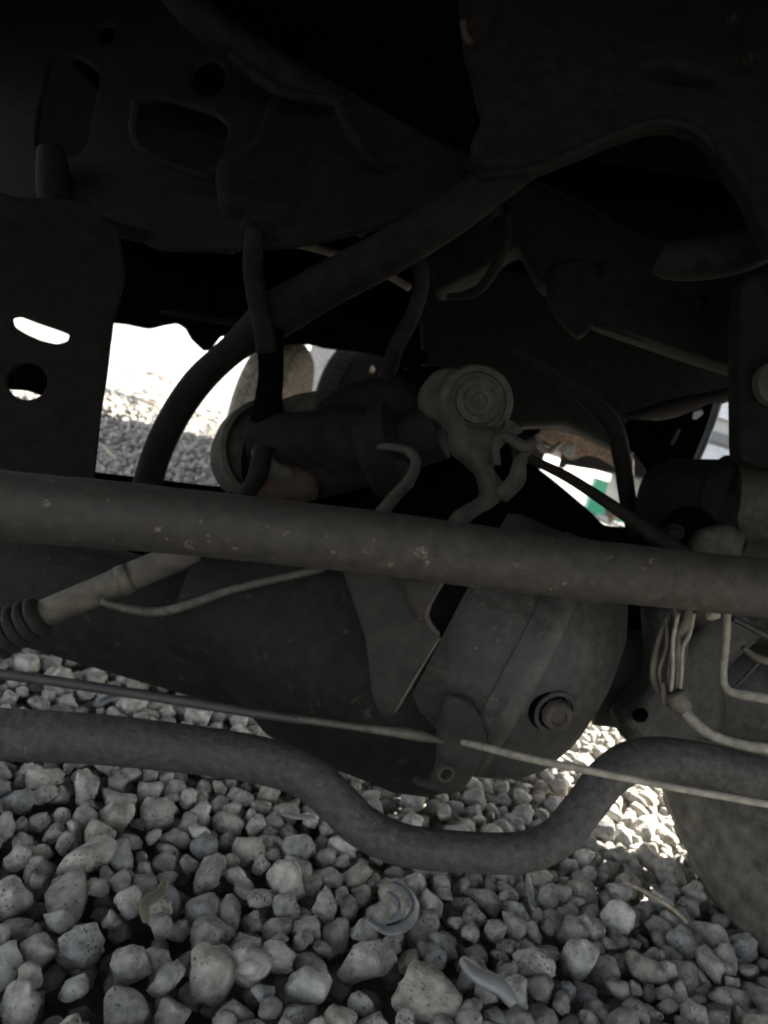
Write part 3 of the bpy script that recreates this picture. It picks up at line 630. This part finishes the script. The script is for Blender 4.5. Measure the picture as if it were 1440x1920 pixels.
# --- front wheel at right
def wheel(c, axis, r, wd, m, parent, name='wheel'):
    e = empty(name, c - parent.location); e.parent = parent
    prof = [(-wd * .42, r * .56), (-wd * .5, r * .66), (-wd * .53, r * .80), (-wd * .5, r * .92), (-wd * .40, r * .985), (-wd * .3, r), (wd * .3, r), (wd * .40, r * .985), (wd * .5, r * .92), (wd * .53, r * .80), (wd * .5, r * .66), (wd * .42, r * .56), (-wd * .42, r * .56)]
    lathe('tyre', c, axis, prof[:-1], m, e, seg=72)
    lathe('rim', c, axis, [(-wd * .36, 0), (-wd * .36, r * .2), (-wd * .1, r * .3), (-wd * .1, r * .48), (-wd * .43, r * .55), (-wd * .43, r * .59), (wd * .43, r * .59), (wd * .3, r * .3), (wd * .3, 0)], M['alloy'] if m is not M['tyre'] else m, e, seg=48)
    # tread blocks
    x, y, z = frame_of(axis); bm = bmesh.new()
    for k in range(56):
        a = 2 * math.pi * k / 56
        for off_ in (-.27, -.09, .09, .27):
            aa = a + (.03 if off_ * 10 % 2 > 1 else 0)
            d = x * math.cos(aa) + y * math.sin(aa); t = z.cross(d)
            base = c + z * off_ * wd + d * (r - .004 - 0)
            vs = []
            for (i, j, h) in [(-1, -1, 0), (1, -1, 0), (1, 1, 0), (-1, 1, 0), (-1, -1, 1), (1, -1, 1), (1, 1, 1), (-1, 1, 1)]:
                vs.append(bm.verts.new(base + t * i * r * .042 * (.85 if h else 1) + z * j * wd * .075 + d * .010 * h))
            for q in ((0, 1, 5, 4), (1, 2, 6, 5), (2, 3, 7, 6), (3, 0, 4, 7), (4, 5, 6, 7)): bm.faces.new([vs[i] for i in q])
    bmesh.ops.recalc_face_normals(bm, faces=bm.faces)
    me = bpy.data.meshes.new('tread'); bm.to_mesh(me); bm.free(); link('tread', me, m, e, False)
    return e
WR = .335
wc = Vector((.64, .845, WR - .01))
wheel(wc, Vector((.86, .50, 0)), WR, .20, M['tyre'], car)
_h = P(523, 720, 3.6)
wheel(Vector((_h.x, _h.y, WR)), Vector((1, -.08, 0)), WR, .20, M['fartyre'], car)
# rusty sill bracket and seal strip
plate('rusty_sill', [(982, 806), (1000, 799), (1054, 798), (1100, 806), (1150, 822), (1185, 850), (1185, 900), (1168, 905), (1150, 874), (1120, 856), (1096, 850), (1066, 862), (1040, 838), (1012, 820)], 2.1, .03, M['rust'], car, bevel=.006, tilt=(.2, .5))
tube('rusty_edge', [(1004, 800, 2.05), (1060, 812, 2.05), (1120, 826, 2.05), (1178, 850, 2.05)], [5, 6, 6, 5], M['tan'], car, seg=8)
tube('shackle', [(1010, 814, 2.0), (1012, 836, 2.0), (1030, 846, 2.0), (1052, 830, 2.0)], [12, 14, 12, 8], M['tan'], car, seg=10)
plate('shackle_plate', [(1058, 832), (1078, 836), (1076, 852), (1066, 858), (1056, 846)], 1.95, .01, M['plastic_g'], car, bevel=.002)
tube('door_seal', [(1346, 756, 1.05), (1336, 790, 1.05), (1318, 836, 1.05), (1302, 872, 1.05)], [16, 15, 14, 13], M['plastic_g'], car, seg=12)

# ------------------------------------------------------------------ background, a few metres to tens of metres off
def placed(name, label, cat, loc): 
    e = empty(name, loc); tag(e, label, cat); return e
# low concrete kerb at the far edge of the gravel
g1 = G(150, 632); g2 = G(285, 668)
d_ = (g2 - g1); ang = math.atan2(d_.y, d_.x); kc = (g1 + g2) / 2; L_ = d_.length * 1.0
kb = box('kerb', (kc.x - L_ / 2, kc.y - .1, -.04), (kc.x + L_ / 2, kc.y + .1, .10), M['concrete'], None, .015, ang); tag(kb, 'low pale concrete kerb at the far left edge of the sunlit gravel', 'kerb')
# small shrub behind it
def leafy(name, label, base, h, r, nleaf, seed):
    rs = np.random.RandomState(seed); e = placed(name, label, 'shrub', base)
    for k in range(7):
        a = rs.uniform(0, 6.28); t = base + Vector((math.cos(a) * r * .7, math.sin(a) * r * .7, h * rs.uniform(.7, 1)))
        m_ = base.lerp(t, .5) + Vector((0, 0, h * .1))
        link('stem', sweep([base, m_, t], [.012, .008, .004], 6), M['wood'], e)
    V = []; F = []
    for k in range(nleaf):
        a = rs.uniform(0, 6.28); q = r * math.sqrt(rs.uniform(0, 1)); z = h * rs.uniform(.15, 1.05)
        c = np.array([base.x + q * math.cos(a), base.y + q * math.sin(a), base.z + z]); u = rs.normal(size=3); u /= np.linalg.norm(u); v = np.cross(u, rs.normal(size=3)); v /= np.linalg.norm(v)
        n0 = len(V); V += [c - u * .05, c + v * .018, c + u * .05, c - v * .018]; F.append((n0, n0 + 1, n0 + 2, n0 + 3))
    me = bpy.data.meshes.new('foliage'); me.from_pydata([tuple(q) for q in V], [], F); link('foliage', me, M['foliage'], e, False)
    return e
sb = G(236, 641); leafy('shrub', 'small sparse shrub growing behind the pale kerb at far left', Vector((sb.x, sb.y, 0)), .75, .5, 420, 3)
# a truck standing beyond, seen past the muddy tyre
nb = P(700, 704, 6.3); vc = placed('parked_truck', 'dark red parked truck with a big black tyre seen beyond the muddy wheel', 'truck', Vector((nb.x, nb.y, 0)))
TR = .54; va = R(60); ux, uy = math.cos(va), math.sin(va)
def nbp(a, b): return (nb.x + a * ux - b * uy, nb.y + a * uy + b * ux)
def wallbox(name, c, half, ang, z0, z1, m, parent, bev=.03):
    return box(name, (c[0] - half[0], c[1] - half[1], z0), (c[0] + half[0], c[1] + half[1], z1), m, parent, bev, ang)
wax = Vector((uy, -ux, 0))
wheel(Vector((nb.x, nb.y, TR)), wax, TR, .26, M['rubber'], vc)
wheel(Vector((*nbp(3.4, 0), TR)), wax, TR, .26, M['rubber'], vc)
wallbox('body', nbp(2.6, -1.15), (2.3, .95), va, .62, 1.35, M['red'], vc, .05)
wallbox('cabin', nbp(1.6, -1.15), (1.2, .9), va, 1.36, 2.3, M['red'], vc, .15)
wallbox('mudguard', nbp(.4, -.14), (.40, .02), va, 1.12, 1.2, M['rubber'], vc, .01)
for k in range(2):
    q = P(696, 668 + 24 * k, 6.0); link('lamp_lens', sweep([q, q + Vector((0, .03, 0))], [.028, .028], 12), M['lamp'], vc)
pq = P(606, 700, 8.6); pil = box('pillar', (pq.x - .24, pq.y, -.04), (pq.x + .30, pq.y + .5, 2.2), M['concrete'], None, .02, R(8)); tag(pil, 'pale grey concrete pillar between the muddy tyre and the big black tyre', 'pillar')
# white van to the right
vb = P(1330, 860, 7.0); van = placed('parked_van', 'white parked van with a dark window band beyond the brake drum', 'van', Vector((vb.x + .3, vb.y, 0)))
x0, x1, y0, y1 = vb.x - .30, vb.x + 3.6, vb.y, vb.y + 1.9
box('body', (x0, y0, .30), (x1, y1, 1.08), M['white'], van, .06)
box('upper_body', (x0 + .05, y0 + .06, 1.20), (x1 - .1, y1 - .06, 2.0), M['white'], van, .12)
box('waist_trim', (x0 + .01, y0 + .02, 1.085), (x1 - .02, y1 - .02, 1.195), M['plastic_g'], van, .02)
for k in range(3): box('window', (x0 + .9 + k * .9, y0 + .045, 1.32), (x0 + 1.65 + k * .9, y0 + .058, 1.75), M['glassy'], van, .004)
box('door_handle', (x0 + .4, y0 - .03, .98), (x0 + .58, y0 - .002, 1.01), M['plastic_g'], van, .005)
for wx in (x0 + .8, x1 - .8): wheel(Vector((wx, y0 + .14, .33)), Vector((0, 1, 0)), .33, .2, M['rubber'], van)
# green planter box, pale sack and kerb seen under the rusty sill
q = G(1128, 952)
gb = P(1112, 940, 12)
pl = placed('planter_box', 'green box standing on the bright gravel beyond the rusty sill', 'planter', Vector((gb.x, gb.y, 0)))
box('box_wall', (gb.x, gb.y, .0), (gb.x + 1.2, gb.y + .6, .50), M['green'], pl, .008, R(-8))
box('box_rim', (gb.x - .02, gb.y - .02, .503), (gb.x + 1.22, gb.y + .62, .55), M['green'], pl, .006, R(-8))
sk = P(1158, 930, 10)
me = bpy.data.meshes.new('sack'); v, f = stone_shape(3, np.random.RandomState(77)); v = v * np.array([.10, .10, .24]) + np.array([sk.x, sk.y, .21]); me.from_pydata(v.tolist(), [], f.tolist())
tag(link('sack', me, M['leaf'], None), 'pale crumpled sack standing in front of the green box', 'sack')
q1 = G(1096, 956); q2 = G(1156, 984); kd = q2 - q1
k2 = box('kerb', ((q1.x + q2.x) / 2 - kd.length / 2, (q1.y + q2.y) / 2 - .03, -.03), ((q1.x + q2.x) / 2 + kd.length / 2, (q1.y + q2.y) / 2 + .03, .035), M['concrete'], None, .008, math.atan2(kd.y, kd.x)); tag(k2, 'thin white kerb edge on the gravel in the right opening below the green box', 'kerb')
rs = np.random.RandomState(21); V = []; F = []
for k in range(240):
    g = G(rs.uniform(150, 480), rs.uniform(662, 800) + 0); 
    if not (-7 < g.x < 0 and 3 < g.y < 16): continue
    a = rs.uniform(0, 3.14); L1 = rs.uniform(.02, .07) * (g.y / 7); W1 = L1 * rs.uniform(.25, .6); n0 = len(V)
    u = Vector((math.cos(a), math.sin(a), rs.uniform(-.2, .2))); v = Vector((-math.sin(a), math.cos(a), rs.uniform(.0, .5)))
    c = Vector((g.x, g.y, .045)); V += [tuple(c - u * L1), tuple(c + v * W1), tuple(c + u * L1), tuple(c - v * W1), tuple(c + Vector((0, 0, .015)))]
    F += [(n0, n0 + 1, n0 + 4), (n0 + 1, n0 + 2, n0 + 4), (n0 + 2, n0 + 3, n0 + 4), (n0 + 3, n0, n0 + 4)]
me = bpy.data.meshes.new('litter'); me.from_pydata(V, [], F); tag(link('leaf_litter', me, mat('dead_leaves', (.03, .022, .015), (.09, .06, .035), .5, .9, scale=30), None, False), 'scattered dark dead leaves over the far left gravel', 'leaves', None, 'stuff')
# ------------------------------------------------------------------ litter on the stones
def stick(name, label, cat, pts, r, m, seg=8, flat=None):
    c = [Vector(q) for q in crom([(*G(a, b, z),) for a, b, z in pts], 8)]
    me = sweep(c, [r * (1 - .35 * abs(2 * i / (len(c) - 1) - 1)) for i in range(len(c))], seg)
    return tag(link(name, me, m, None), label, cat)
def ribbon(name, label, cat, pts, wdt, th, m):
    c = [Vector(q) for q in crom([(*G(a, b, z),) for a, b, z in pts], 8)]; bm = bmesh.new(); rings = []
    for i, p in enumerate(c):
        t = (c[min(i + 1, len(c) - 1)] - c[max(i - 1, 0)]).normalized(); s_ = t.cross(Vector((.2, -.3, 1))).normalized(); u = s_.cross(t)
        ww = wdt * (1 - .5 * abs(2 * i / (len(c) - 1) - 1) ** 3)
        rings.append([bm.verts.new(p + s_ * a * ww + u * b * th) for a, b in ((-1, -1), (1, -1), (1.1, 0), (.6, 1), (-.6, 1), (-1.1, 0))])
    for a, b in zip(rings[:-1], rings[1:]):
        for k in range(6): bm.faces.new((a[k], a[(k + 1) % 6], b[(k + 1) % 6], b[k]))
    bm.faces.new(rings[0][::-1]); bm.faces.new(rings[-1]); bmesh.ops.recalc_face_normals(bm, faces=bm.faces)
    me = bpy.data.meshes.new('ribbon'); bm.to_mesh(me); bm.free(); return tag(link(name, me, m, None), label, cat)
ribbon('plastic_strip', 'curled grey plastic strip lying on the stones below the sway bar', 'plastic strip', [(735, 1655, .045), (762, 1668, .045), (778, 1698, .044), (766, 1730, .044), (730, 1745, .044), (690, 1728, .042)], .0045, .0012, M['plastic_g'])
ribbon('plastic_strip', 'smaller grey plastic curl inside the larger curled strip', 'plastic strip', [(728, 1672, .048), (748, 1690, .048), (750, 1712, .047), (728, 1728, .046)], .0035, .001, M['plastic_g'])
ribbon('dry_leaf', 'curled pale dry leaf standing between stones at lower left', 'leaf', [(312, 1648, .045), (300, 1675, .048), (272, 1695, .048), (274, 1730, .04)], .0042, .0008, M['leaf'])
ribbon('plastic_shard', 'small white plastic shard on the stones just below the sway bar', 'plastic shard', [(528, 1524, .05), (555, 1530, .052), (592, 1532, .052)], .0032, .0008, M['plastic_w'])
ribbon('plastic_shard', 'long pale grey flat shard lying on stones at the bottom edge', 'plastic shard', [(868, 1800, .052), (900, 1828, .055), (940, 1850, .052), (964, 1882, .045)], .0075, .003, M['plastic_w'])
ribbon('plastic_shard', 'narrow blue grey plastic piece upright among stones below the bar bend', 'plastic shard', [(990, 1640, .05), (994, 1668, .052), (1000, 1706, .046)], .0035, .001, M['plastic_g'])
ribbon('plastic_shard', 'blue grey plastic piece on gravel between the cable and the sway bar', 'plastic shard', [(184, 1318, .045), (215, 1304, .05), (256, 1300, .048), (286, 1302, .04)], .006, .001, M['plastic_g'])
stick('twig', 'long dry twig on the stones near the dusty front wheel', 'twig', [(1172, 1655, .05), (1210, 1672, .052), (1256, 1700, .05), (1290, 1730, .046)], .0028, M['wood'])
stick('twig', 'dark brown twig lying in the far left gravel in front of the sunlit area', 'twig', [(262, 748, .05), (284, 757, .05), (314, 764, .045)], .012, M['wood'])
stick('twig', 'pale short twig on shaded gravel left of the curved link', 'twig', [(194, 836, .05), (206, 850, .05), (218, 862, .045)], .008, M['wood'])
rd = G(298, 710, .03); me = sweep([rd, rd + Vector((.10, .0, .01))], [.02, .014], 8); tag(link('red_scrap', me, mat('red_plastic', (.7, .06, .06), None, 0, .4), None), 'small red scrap on the sunlit gravel at far left', 'scrap')

S.render.resolution_x = 768; S.render.resolution_y = 1024
